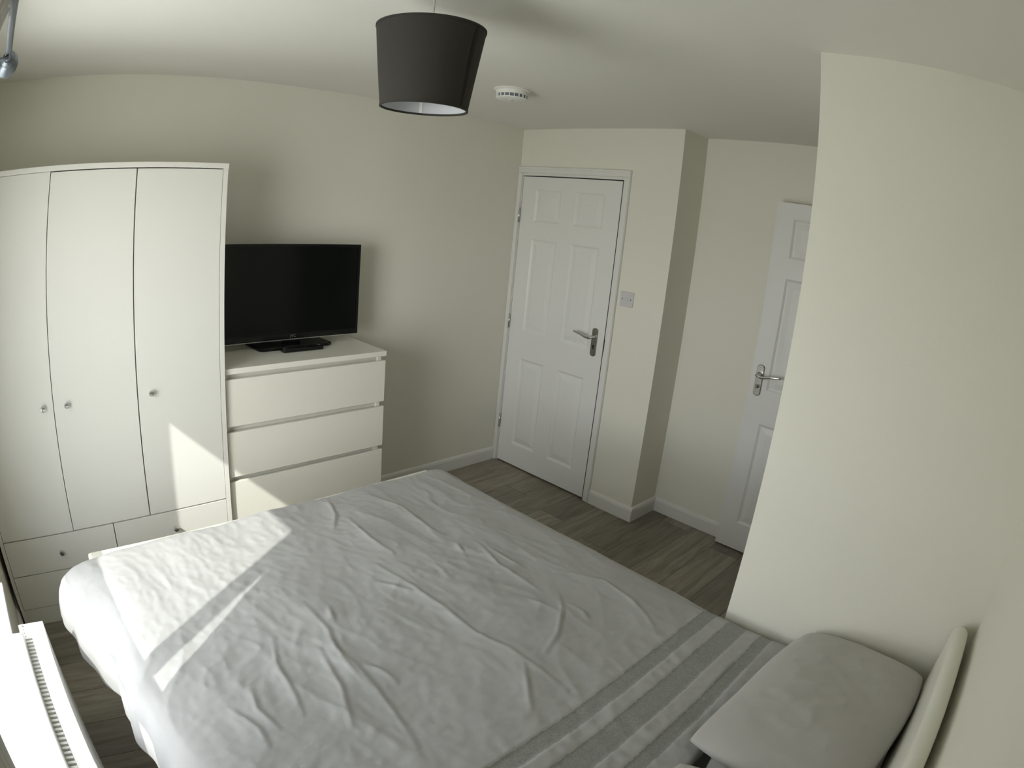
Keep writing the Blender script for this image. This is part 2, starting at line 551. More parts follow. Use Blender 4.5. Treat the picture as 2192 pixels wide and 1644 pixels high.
# lining and architrave
boxes('frame_lining', [((XD - 0.001, 2.411, 0), (XD + 0.1, 2.4295, 2.068)), ((XD - 0.001, 3.2445, 0), (XD + 0.1, 3.256, 2.068)), ((XD - 0.001, 2.4295, 2.0475), (XD + 0.1, 3.2445, 2.068))], M['gloss'], d1)
def architrave(parent, pts, widths):
    """pieces of casing round the opening, in the plane of the door wall"""
    for (lo, hi) in pts:
        boxes('architrave', [(lo, hi)], M['gloss'], parent, 0.004, 2)
architrave(d1, [((XD - 0.016, 2.3765, 0.001), (XD, 2.4165, 2.063)), ((XD - 0.016, 3.2485, 0.001), (XD, 3.2805, 2.063)), ((XD - 0.016, 2.3765, 2.0635), (XD, 3.2805, 2.106))], None)
boxes('architrave_bead', [((XD - 0.0205, 2.3785, 0.001), (XD - 0.0155, 2.3915, 2.1035)), ((XD - 0.0205, 2.392, 2.0905), (XD - 0.0155, 3.279, 2.1035))], M['gloss'], d1, 0.002, 1)

d2 = struct(empty('door_2', (3.545, 0.845, 0)))
tag(d2, 'white panelled door standing open against the recessed wall')
panel_leaf(d2, 3.545, 0.845, 1.546, 0.008, 2.022, ((0.950, 1.146), (1.246, 1.441)), ((0.178, 0.797), (0.990, 1.615), (1.724, 1.937)))
lever_handle(d2, 3.545, 1.492, 0.950, 1.128, -1, True, M['nickel'])
box('latch_plate', (3.551, 1.5455, 1.02), (3.574, 1.5475, 1.17), M['chrome'], d2)
for zc in (1.75, 1.04, 0.30):
    tube('hinge', [(3.5405, 0.841, zc - 0.05), (3.5405, 0.841, zc + 0.05)], 0.006, M['chrome'], d2, 12)

# light switch
sw = tag(empty('light_switch', (XD, 2.306, 1.353)), 'white square light switch on the wall beside the closed door', 'light switch')
box('face_plate', (XD - 0.009, 2.2605, 1.3075), (XD, 2.3515, 1.3985), M['switch'], sw, 0.003)
box('rocker', (XD - 0.0125, 2.297, 1.341), (XD - 0.0088, 2.315, 1.365), M['switch'], sw, 0.0015)
for yy in (2.276, 2.336):
    lathe('screw', [(0.0035, 0), (0.0035, -0.001), (0.001, -0.0012)], (XD - 0.009, yy, 1.353), M['dark'], sw, 12, 'x')

# ------------------------------------------------------------------ window
w1 = struct(empty('window_1', (-0.25, 1.563, WZ0)))
tag(w1, 'white window with a deep sill above the radiator')
FX0, FX1 = -0.25, -0.19
GZ1, GZ0, TB0, TB1 = 1.93, 0.662, 1.092, 1.222
fr = []
fr += [((FX0, W0, WZ0 + 0.001), (FX1, W0 + 0.055, WZ1)), ((FX0, W1 - 0.045, WZ0 + 0.001), (FX1, W1, WZ1)),
       ((FX0, W0 + 0.055, GZ1), (FX1, W1 - 0.045, WZ1)), ((FX0, W0 + 0.055, WZ0 + 0.001), (FX1, W1 - 0.045, GZ0))]
boxes('frame', fr, M['upvc'], w1, 0.004, 1)
MU0, MU1 = 1.199, 1.250
box('transom', (FX0, W0 + 0.055, TB0), (FX1, W1 - 0.045, TB1), M['upvc'], w1, 0.004)
for a, b in ((GZ0, TB0), (TB1, GZ1)):
    box('mullion', (-0.225, MU0, a), (-0.185, MU1, b), M['upvc'], w1, 0.003)
    for c, d in ((W0 + 0.055, MU0), (MU1, W1 - 0.045)):
        box('pane', (-0.2235, c, a), (-0.2195, d, b), M['glass'], w1)
box('window_handle', (FX1, 2.08, TB1 - 0.03), (FX1 + 0.03, 2.18, TB1 - 0.008), M['upvc'], w1, 0.004)
box('sill', (FX1, W0, WZ0), (-0.003, W1, WZ0 + 0.022), M['upvc'], w1, 0.006, 3)
box('sill_nose', (XW, W0 - 0.06, WZ0 - 0.002), (0.040, 1.945, WZ0 + 0.0225), M['upvc'], w1, 0.006, 3)

# ------------------------------------------------------------------ wardrobe
WX0, WX1, WF, WB, WH = -0.014, 1.155, 2.810, 3.262, 1.913
wd = tag(empty('wardrobe', ((WX0 + WX1) / 2, (WF + WB) / 2, 0)), 'tall white three door wardrobe with drawers below, beside the chest', 'wardrobe')
boxes('carcass', [((WX0, WF, 0.0), (WX0 + 0.02, WB, WH - 0.022)), ((WX1 - 0.02, WF, 0.0), (WX1, WB, WH - 0.022)),
                  ((WX0 + 0.02, WB - 0.012, 0.03), (WX1 - 0.02, WB, WH - 0.022)), ((WX0 + 0.02, WF + 0.024, 0.430), (WX1 - 0.02, WB - 0.012, 0.446)),
                  ((WX0 + 0.02, WF + 0.024, 0.255), (WX1 - 0.02, WB - 0.012, 0.270))], M['carcass'], wd)
box('top_panel', (WX0 - 0.002, WF - 0.004, WH - 0.022), (WX1 + 0.002, WB, WH), M['carcass'], wd, 0.002)
box('plinth', (WX0 + 0.02, WF + 0.006, 0.0), (WX1 - 0.02, WF + 0.022, 0.089), M['carcass'], wd)
def knob(parent, x, yf, z):
    return lathe('knob', [(0.006, 0.0), (0.006, -0.010), (0.011, -0.014), (0.0125, -0.020), (0.010, -0.026), (0.0, -0.028)], (x, yf, z), M['chrome'], parent, 20, 'y')
DX = [(WX0 + 0.022, 0.3840, 0.003), (0.3870, 0.7610, 0.0), (0.7660, WX1 - 0.022, 0.0)]
for (a, b, f), kx in zip(DX, (0.334, 0.444, 0.819)):
    dr = box('door', (a, WF + 0.002 - f, 0.4425), (b, WF + 0.020 - f, WH - 0.0255 + f * 0.9), M['carcass'], wd, 0.0012, 1)
    knob(dr, kx, WF + 0.002 - f, 0.991)
for (a, b), kx in zip(((WX0 + 0.022, 0.5805), (0.5845, WX1 - 0.022)), (0.301, 0.872)):
    for z0, z1 in ((0.266, 0.4365), (0.092, 0.2615)):
        dw = box('drawer', (a, WF + 0.002, z0), (b, WF + 0.020, z1), M['carcass'], wd, 0.0012, 1)
        knob(dw, kx, WF + 0.002, (z0 + z1) / 2 + 0.005)

# ------------------------------------------------------------------ chest of drawers
CX0, CX1, CF, CB, CH = 1.163, 2.020, 2.830, 3.262, 1.042
ch = tag(empty('chest_of_drawers', ((CX0 + CX1) / 2, (CF + CB) / 2, 0)), 'white chest of drawers with handleless fronts beneath the television', 'chest of drawers')
boxes('carcass', [((CX0 + 0.004, CF + 0.024, 0.0), (CX0 + 0.024, CB, CH - 0.0265)), ((CX1 - 0.0365, CF + 0.024, 0.0), (CX1 - 0.0165, CB, CH - 0.0265)), ((CX0 + 0.024, CB - 0.01, 0.02), (CX1 - 0.0365, CB, CH - 0.0265))], M['chest'], ch)
box('top', (CX0, CF, CH - 0.0262), (CX1, CB, CH), M['chest'], ch, 0.0012, 1)
DZS = [(0.774, 0.992), (0.528, 0.746), (0.285, 0.503), (0.042, 0.258)]
for z0, z1 in DZS:
    box('drawer', (CX0 + 0.002, CF + 0.001, z0), (CX1 - 0.003, CF + 0.019, z1), M['chest'], ch, 0.0012, 1)
for k, (z0, z1) in enumerate(((0.985, 1.0155), (0.738, 0.782), (0.495, 0.536), (0.25, 0.293))):
    cuts = [CX0 + 0.0245, CX1 - 0.017] if k != 2 else [CX0 + 0.0245, 1.5885, 1.5897, CX1 - 0.017]
    for i in range(0, len(cuts), 2):
        box('finger_rail', (cuts[i], CF + 0.036, z0), (cuts[i + 1], CF + 0.046, z1), M['chest'], ch)

# ------------------------------------------------------------------ television
TF = 3.115
tv = tag(empty('television', (1.635, 3.15, CH)), 'black flat screen television on a pedestal stand', 'television')
TX0, TX1, TZ0, TZ1 = 1.252, 2.018, 1.080, 1.556
box('back_shell', (TX0 + 0.004, TF + 0.012, TZ0 + 0.004), (TX1 - 0.004, TF + 0.045, TZ1 - 0.004), M['black'], tv, 0.010)
boxes('bezel', [((TX0, TF, TZ0), (TX0 + 0.014, TF + 0.014, TZ1)), ((TX1 - 0.014, TF, TZ0), (TX1, TF + 0.014, TZ1)), ((TX0 + 0.014, TF, TZ1 - 0.014), (TX1 - 0.014, TF + 0.014, TZ1)), ((TX0 + 0.014, TF, TZ0), (TX1 - 0.014, TF + 0.014, TZ0 + 0.030))], M['black'], tv)
box('screen', (TX0 + 0.014, TF + 0.004, TZ0 + 0.030), (TX1 - 0.014, TF + 0.013, TZ1 - 0.014), M['screen'], tv)
box('trim_strip', (TX0, TF - 0.002, TZ0 - 0.0035), (TX1, TF + 0.012, TZ0), M['silver'], tv)
lc = bpy.data.curves.new('logo', 'FONT')
lc.body = 'JVC'
lc.size = 0.020
lc.align_x = 'CENTER'
lc.extrude = 0.0004
lt = bpy.data.objects.new('logo_tmp', lc)
COL.objects.link(lt)
bpy.context.view_layer.update()
lm = bpy.data.meshes.new_from_object(lt.evaluated_get(bpy.context.evaluated_depsgraph_get()))
bpy.data.objects.remove(lt)
lm.transform(Matrix.Rotation(math.radians(90), 4, 'X'))
lm.materials.clear()
lg = link('logo', lm, M['logo'], tv)
lg.location = Vector((1.634, TF - 0.0003, TZ0 + 0.0085)) - Vector(tv.location)
box('neck', (1.585, TF + 0.012, CH + 0.014), (1.685, TF + 0.040, TZ0 + 0.05), M['black'], tv, 0.006)
def slab(name, outline, z0, z1, inset, m, parent):
    n = len(outline)
    cx = sum(p[0] for p in outline) / n
    cy = sum(p[1] for p in outline) / n
    V = [(x, yy, z0) for x, yy in outline] + [(x, yy, z1 - 0.004) for x, yy in outline] + [(cx + (x - cx) * (1 - inset), cy + (yy - cy) * (1 - inset), z1) for x, yy in outline]
    F = [tuple(range(n - 1, -1, -1)), tuple(range(2 * n, 3 * n))]
    for k in range(n):
        F += [(k, (k + 1) % n, n + (k + 1) % n, n + k), (n + k, n + (k + 1) % n, 2 * n + (k + 1) % n, 2 * n + k)]
    return mesh_from(name, V, F, m, parent)
slab('stand_base', [(1.445, 3.050), (1.805, 3.050), (1.832, 3.068), (1.832, 3.245), (1.425, 3.245), (1.425, 3.068)], CH + 0.0005, CH + 0.016, 0.03, M['black'], tv)

rm = tag(empty('remote_control', (1.63, 3.012, CH)), 'black remote control lying in front of the television stand', 'remote control')
bmr = boxes('body', [((1.522, 2.986, CH + 0.0005), (1.742, 3.034, CH + 0.020))], M['black'], rm, 0.006, 3)
for k in range(9):
    for j in range(2):
        box('button', (1.56 + k * 0.016, 2.999 + j * 0.012, CH + 0.0195), (1.569 + k * 0.016, 3.007 + j * 0.012, CH + 0.0215), M['black'], rm)
box('end_mark', (1.528, 3.004, CH + 0.0195), (1.540, 3.010, CH + 0.0206), M['logo'], rm)  # small grey mark near each end of the body
box('end_mark', (1.722, 3.012, CH + 0.0195), (1.734, 3.018, CH + 0.0206), M['logo'], rm)

# ------------------------------------------------------------------ pendant lamp
LX, LY = 1.208, 1.590
lamp = tag(empty('pendant_lamp', (LX, LY, H)), 'dark grey drum shade pendant lamp hanging from the ceiling', 'lamp')
ST, SB, RT, RB = 2.243, 2.032, 0.142, 0.1125
lathe('shade', [(RT, ST), (RB, SB), (RB - 0.0012, SB), (RT - 0.0012, ST)], (LX, LY, 0), M['shade'], lamp, 72, close=True)
lathe('lining', [(RT - 0.0018, ST - 0.001), (RB - 0.0018, SB + 0.001), (RB - 0.003, SB + 0.001), (RT - 0.003, ST - 0.001)], (LX, LY, 0), M['lining'], lamp, 72, close=True)
for r, z in ((RT, ST), (RB, SB)):
    lathe('rim', [(r + 0.0012, z - 0.003), (r + 0.0012, z + 0.002), (r - 0.0035, z + 0.002), (r - 0.0035, z - 0.003)], (LX, LY, 0), M['shade'], lamp, 72, close=True)
def on_cone(name, w0, w1, rt, rb, m, z0=SB, z1=ST):
    V, F = [], []
    for k in range(5):
        w = w0 + (w1 - w0) * k / 4
        for r, z in ((rb, z0), (rt, z1)):
            V.append((LX + r * math.cos(w), LY + r * math.sin(w), z))
    F = [(2 * k, 2 * k + 2, 2 * k + 3, 2 * k + 1) for k in range(4)]
    return mesh_from(name, V, F, m, lamp, True)
toward = math.atan2(CAM[1] - LY, CAM[0] - LX)
on_cone('seam', toward + 0.86, toward + 0.96, RT + 0.0008, RB + 0.0008, M['shade_seam'], SB + 0.004, ST - 0.004)
on_cone('lining_seam', toward + math.pi + 0.03, toward + math.pi + 0.11, RT - 0.0036, RB - 0.0036, M['white_plastic'], SB + 0.003, ST - 0.02)
tube('cord', [(LX, LY, 2.19), (LX, LY, H - 0.02)], 0.0035, M['white_plastic'], lamp, 10)
lathe('bulb_holder', [(0.006, 2.215), (0.017, 2.205), (0.019, 2.150), (0.021, 2.146), (0.021, 2.135), (0.0, 2.134)], (LX, LY, 0), M['white_plastic'], lamp, 24)
for k in range(3):
    a = toward + 0.4 + k * 2 * math.pi / 3
    tube('shade_arm', [(LX + 0.018 * math.cos(a), LY + 0.018 * math.sin(a), 2.150), (LX + 0.05 * math.cos(a), LY + 0.05 * math.sin(a), 2.165), (LX + (RT - 0.005) * math.cos(a), LY + (RT - 0.005) * math.sin(a), ST - 0.003)], 0.0016, M['white_plastic'], lamp, 6)
lathe('ceiling_rose', [(0.0, H - 0.024), (0.012, H - 0.024), (0.030, H - 0.018), (0.038, H - 0.004), (0.038, H)], (LX, LY, 0), M['white_plastic'], lamp, 32)

# ------------------------------------------------------------------ smoke alarm
AX, AY = 2.300, 2.378
al = tag(empty('smoke_alarm', (AX, AY, H)), 'round white smoke alarm on the ceiling', 'smoke alarm')
lathe('base', [(0.083, H), (0.086, H - 0.006), (0.080, H - 0.010), (0.0, H - 0.010)], (AX, AY, 0), M['white_plastic'], al)
lathe('body', [(0.075, H - 0.0095), (0.076, H - 0.027), (0.0, H - 0.027)], (AX, AY, 0), M['white_plastic'], al)
lathe('vent_core', [(0.069, H - 0.0265), (0.068, H - 0.042)], (AX, AY, 0), M['grey_slot'], al)
for k in range(20):
    a = 2 * math.pi * k / 20
    o = boxes('vent_rib', [((-0.002, -0.0018, -0.0078), (0.0055, 0.0018, 0.0078))], M['white_plastic'], None)
    o.parent = al
    o.location = (0.0685 * math.cos(a), 0.0685 * math.sin(a), -0.0344)
    o.rotation_euler = (0, 0, a)
lathe('cover', [(0.0735, H - 0.0415), (0.072, H - 0.045), (0.060, H - 0.051), (0.030, H - 0.054), (0.0, H - 0.054)], (AX, AY, 0), M['white_plastic'], al)
lathe('test_button', [(0.010, H - 0.0535), (0.010, H - 0.0565), (0.0, H - 0.057)], (AX - 0.02, AY - 0.02, 0), M['switch'], al, 20)

# ------------------------------------------------------------------ radiator under the window
RX0, RX1, RY0, RY1, RZ0, RZ1 = 0.022, 0.128, 0.80, 2.035, 0.14, 0.56
rd = tag(empty('radiator', (0.075, 1.42, 0.0)), 'white convector radiator below the window sill', 'radiator')
def corrugated(name, x, depth, y0, y1, z0, z1, parent):
    n = int((y1 - y0) / 0.033)
    V, F = [], []
    for i in range(n * 4 + 1):
        yy = y0 + (y1 - y0) * i / (n * 4)
        d = (0, depth, depth, 0)[i % 4]
        for xx, zz in ((x, z0), (x + d, z0 + 0.03), (x + d, z1 - 0.03), (x, z1), (x - 0.006, z1), (x - 0.006, z0)):
            V.append((xx, yy, zz))
    m_ = n * 4 + 1
    for i in range(m_ - 1):
        for k in range(6):
            F.append((i * 6 + k, i * 6 + (k + 1) % 6, (i + 1) * 6 + (k + 1) % 6, (i + 1) * 6 + k))
    F += [tuple(range(5, -1, -1)), tuple(range((m_ - 1) * 6, m_ * 6))]
    return mesh_from(name, V, F, M['radiator'], parent)
corrugated('front_panel', RX1 - 0.010, 0.008, RY0 + 0.004, RY1 - 0.004, RZ0, RZ1 - 0.012, rd)
corrugated('rear_panel', RX0 + 0.012, -0.008, RY0 + 0.004, RY1 - 0.004, RZ0, RZ1 - 0.012, rd)
for ya, yb in ((RY0, RY0 + 0.003), (RY1 - 0.003, RY1)):
    box('side_cover', (RX0, ya, RZ0 + 0.01), (RX1, yb, RZ1), M['radiator'], rd, 0.001, 1)
for lo, hi in (((RX0, RY0 + 0.003, RZ1 - 0.012), (RX0 + 0.018, RY1 - 0.003, RZ1)), ((RX0 + 0.046, RY0 + 0.003, RZ1 - 0.012), (RX1, RY1 - 0.003, RZ1))):
    box('top_rail', lo, hi, M['radiator'], rd, 0.004, 2)
bm = bmesh.new()
add_box(bm, (RX0 + 0.018, -0.0045, -0.012), (RX0 + 0.046, 0.0045, -0.001))
sl = bpy.data.meshes.new('slat')
bm.to_mesh(sl)
bm.free()
yy = RY0 + 0.012
while yy < RY1 - 0.01:
    o = link('slat', sl, M['radiator'], rd)
    o.location = Vector((0, yy, RZ1)) - Vector(rd.location)
    yy += 0.0185
for yy in (RY0 + 0.2, RY1 - 0.2):
    box('wall_bracket', (XW, yy - 0.02, RZ0 + 0.08), (RX0 + 0.004, yy + 0.02, RZ1 - 0.06), M['radiator'], rd)

# ------------------------------------------------------------------ curtain pole and curtain
PX, PZ, PE = 0.138, 2.120, 1.735
pole = tag(empty('curtain_pole', (PX, 1.2, PZ)), 'slim steel curtain pole with ridged end knob above the window', 'curtain pole')
tube('rod', [(PX, 0.55, PZ), (PX, PE + 0.02, PZ)], 0.0095, M['pole'], pole, 16)
for ye, s in ((PE, 1), (0.55, -1)):
    lathe('finial', [(0.012, 0.0), (0.020, s * 0.006), (0.020, s * 0.016), (0.013, s * 0.022), (0.024, s * 0.04), (0.030, s * 0.062), (0.026, s * 0.07), (0.031, s * 0.08), (0.030, s * 0.105), (0.022, s * 0.125), (0.0, s * 0.132)], (PX, ye, PZ), M['pole'], pole, 24, 'y')
for yb in (PE - 0.07, 0.66):
    br = tube('bracket', [(XW, yb, PZ - 0.02), (XW + 0.06, yb, PZ - 0.018), (XW + 0.13, yb, PZ - 0.020), (PX - 0.01, yb, PZ - 0.016), (PX + 0.004, yb, PZ - 0.013)], 0.0055, M['pole'], pole, 10)
    lathe('bracket_plate', [(0.024, 0.0), (0.024, 0.004), (0.0, 0.005)], (XW, yb, PZ - 0.02), M['pole'], br, 24, 'x')

# a curtain gathered at the near side of the window, tucked back over the sill
cv, cf = [], []
NZ, NU = 26, 120
for i in range(NZ + 1):
    t = i / NZ
    z = 0.66 + t * (PZ - 0.025 - 0.66)
    xc = -0.10 + (z - 0.66) * 0.148
    ye = 1.25 + 0.065 * min(max((z - 1.10) / 0.45, -0.6), 1.0) + 0.60 * xc
    y0 = 0.70
    for k in range(NU + 1):
        s = k / NU
        yv = y0 + (ye - y0) * s
        xv = xc + (0.022 + 0.012 * t) * math.sin(s * 9 * 2 * math.pi) * (1 - s ** 6)
        cv.append((xv, yv, z))
for i in range(NZ):
    for k in range(NU):
        a = i * (NU + 1) + k
        cf.append((a, a + 1, a + NU + 2, a + NU + 1))
cu = mesh_from('curtain', cv, cf, M['curtain'], None, True)
tag(cu, 'plain curtain gathered at one side of the window', 'curtain')
cm = cu.modifiers.new('thickness', 'SOLIDIFY')
cm.thickness = 0.002

# ------------------------------------------------------------------ bed
bed = tag(empty('bed', (1.18, 1.2, 0)), 'king size bed with a cream padded headboard', 'bed')
BX0, BX1 = 0.40, 1.905
V, F = [], []
# headboard: padded slab with a round top edge and round corners
prof = []
HY0, HY1, HZ = 0.030, 0.092, 0.925
n = 12
for k in range(n + 1):
    a = math.pi * k / n
    prof.append(((HY0 + HY1) / 2 + (HY1 - HY0) / 2 * math.cos(a), HZ - 0.031 + 0.031 * math.sin(a)))
prof = [(HY1, 0.06), (HY1 + 0.004, 0.45), (HY1 + 0.002, 0.75)] + prof + [(HY0, 0.06)]
xs = [0.335, 0.338, 0.345, 0.360, 0.385, 0.42] + list(np.linspace(0.5, 1.80, 14)) + [1.855, 1.885, 1.905, 1.918, 1.924, 1.926]
for x in xs:
    e = min(x - 0.335, 1.926 - x)
    drop = 0.0 if e > 0.06 else 0.05 * (1 - math.sqrt(max(0, 1 - (1 - e / 0.06) ** 2)))
    pin = 1.0 if e > 0.03 else 0.45 + 0.55 * math.sqrt(max(0, 1 - (1 - e / 0.03) ** 2))
    for yv, z in prof:
        yc = (HY0 + HY1) / 2
        V.append((x, yc + (yv - yc) * pin, z - drop * (z > 0.5)))
m_ = len(prof)
for i in range(len(xs) - 1):
    for k in range(m_):
        F.append((i * m_ + k, i * m_ + (k + 1) % m_, (i + 1) * m_ + (k + 1) % m_, (i + 1) * m_ + k))
F += [tuple(range(m_ - 1, -1, -1)), tuple(range((len(xs) - 1) * m_, len(xs) * m_))]
mesh_from('headboard', V, F, M['leather'], bed, True)
box('side_rail', (BX0, 0.095, 0.12), (BX0 + 0.035, 2.248, 0.36), M['leather'], bed, 0.008)
box('side_rail', (BX1 - 0.035, 0.095, 0.12), (BX1, 2.248, 0.36), M['leather'], bed, 0.008)
box('footboard', (BX0 - 0.015, 2.250, 0.10), (BX1 - 0.01, 2.305, 0.618), M['leather'], bed, 0.014, 3)
box('slat_deck', (BX0 + 0.035, 0.096, 0.29), (BX1 - 0.035, 2.249, 0.33), M['leather'], bed)
for lx in (BX0 + 0.03, BX1 - 0.08):
    for ly in (0.13, 2.25):
        box('leg', (lx, ly, 0.0), (lx + 0.05, ly + 0.045, 0.13), M['black'], bed, 0.004)
mt = box('mattress', (BX0 + 0.045, 0.105, 0.331), (BX1 - 0.045, 2.195, 0.585), M['mattress'], None, 0.04, 4)
tag(mt, 'thick white mattress under the grey duvet', 'mattress')

# noise for the crumpled cloth
def perlin(x, y, seed):
    r = np.random.default_rng(seed)
    ang = r.random((64, 64)) * 2 * np.pi
    gx, gy = np.cos(ang), np.sin(ang)
    xi, yi = np.floor(x).astype(int), np.floor(y).astype(int)
    xf, yf = x - xi, y - yi
    u, v = xf * xf * xf * (xf * (xf * 6 - 15) + 10), yf * yf * yf * (yf * (yf * 6 - 15) + 10)
    def g(a, b, dx, dy):
        return gx[a % 64, b % 64] * dx + gy[a % 64, b % 64] * dy
    n00, n10 = g(xi, yi, xf, yf), g(xi + 1, yi, xf - 1, yf)
    n01, n11 = g(xi, yi + 1, xf, yf - 1), g(xi + 1, yi + 1, xf - 1, yf - 1)
    return (n00 * (1 - u) + n10 * u) * (1 - v) + (n01 * (1 - u) + n11 * u) * v

CREASES = [
 [(1.307, 2.179), (1.273, 2.059), (1.211, 1.968)], [(1.296, 2.007), (1.285, 1.851), (1.296, 1.728)],
 [(1.467, 2.125), (1.52, 1.985), (1.508, 1.814), (1.514, 1.736)],
 [(1.212, 1.705), (1.232, 1.519), (1.24, 1.407), (1.232, 1.252), (1.256, 1.152), (1.259, 1.038), (1.253, 0.945)],
 [(1.58, 1.565), (1.585, 1.477), (1.593, 1.406)], [(1.574, 1.622), (1.537, 1.479), (1.539, 1.383), (1.54, 1.292)],
 [(1.57, 1.239), (1.507, 1.176), (1.411, 1.11), (1.32, 1.077)],
 [(1.698, 1.292), (1.752, 1.2), (1.726, 1.079), (1.69, 0.99), (1.637, 0.924)],
 [(1.469, 1.289), (1.497, 1.184)], [(1.157, 1.625), (1.222, 1.506)], [(1.551, 1.196), (1.557, 1.134), (1.53, 1.088)],
 [(1.512, 1.665), (1.49, 1.595)], [(0.894, 1.455), (0.876, 1.363), (0.875, 1.248)],
 [(0.912, 1.647), (0.909, 1.497), (0.885, 1.416), (0.89, 1.342), (0.888, 1.246), (0.872, 1.139), (0.843, 1.023)],
 [(0.766, 1.55), (0.726, 1.45), (0.708, 1.33), (0.688, 1.256)], [(0.965, 1.59), (0.944, 1.521)],
 [(0.917, 1.324), (0.938, 1.27), (0.941, 1.229)], [(1.243, 1.081), (1.133, 0.955)],
 [(0.847, 1.439), (0.819, 1.291), (0.782, 1.199), (0.762, 1.161)],
 [(0.545, 1.346), (0.574, 1.259), (0.568, 1.207)], [(0.623, 1.394), (0.601, 1.319), (0.614, 1.239)]]

def sstep(a, b, x):
    t = np.clip((x - a) / (b - a), 0, 1)
    return t * t * (3 - 2 * t)

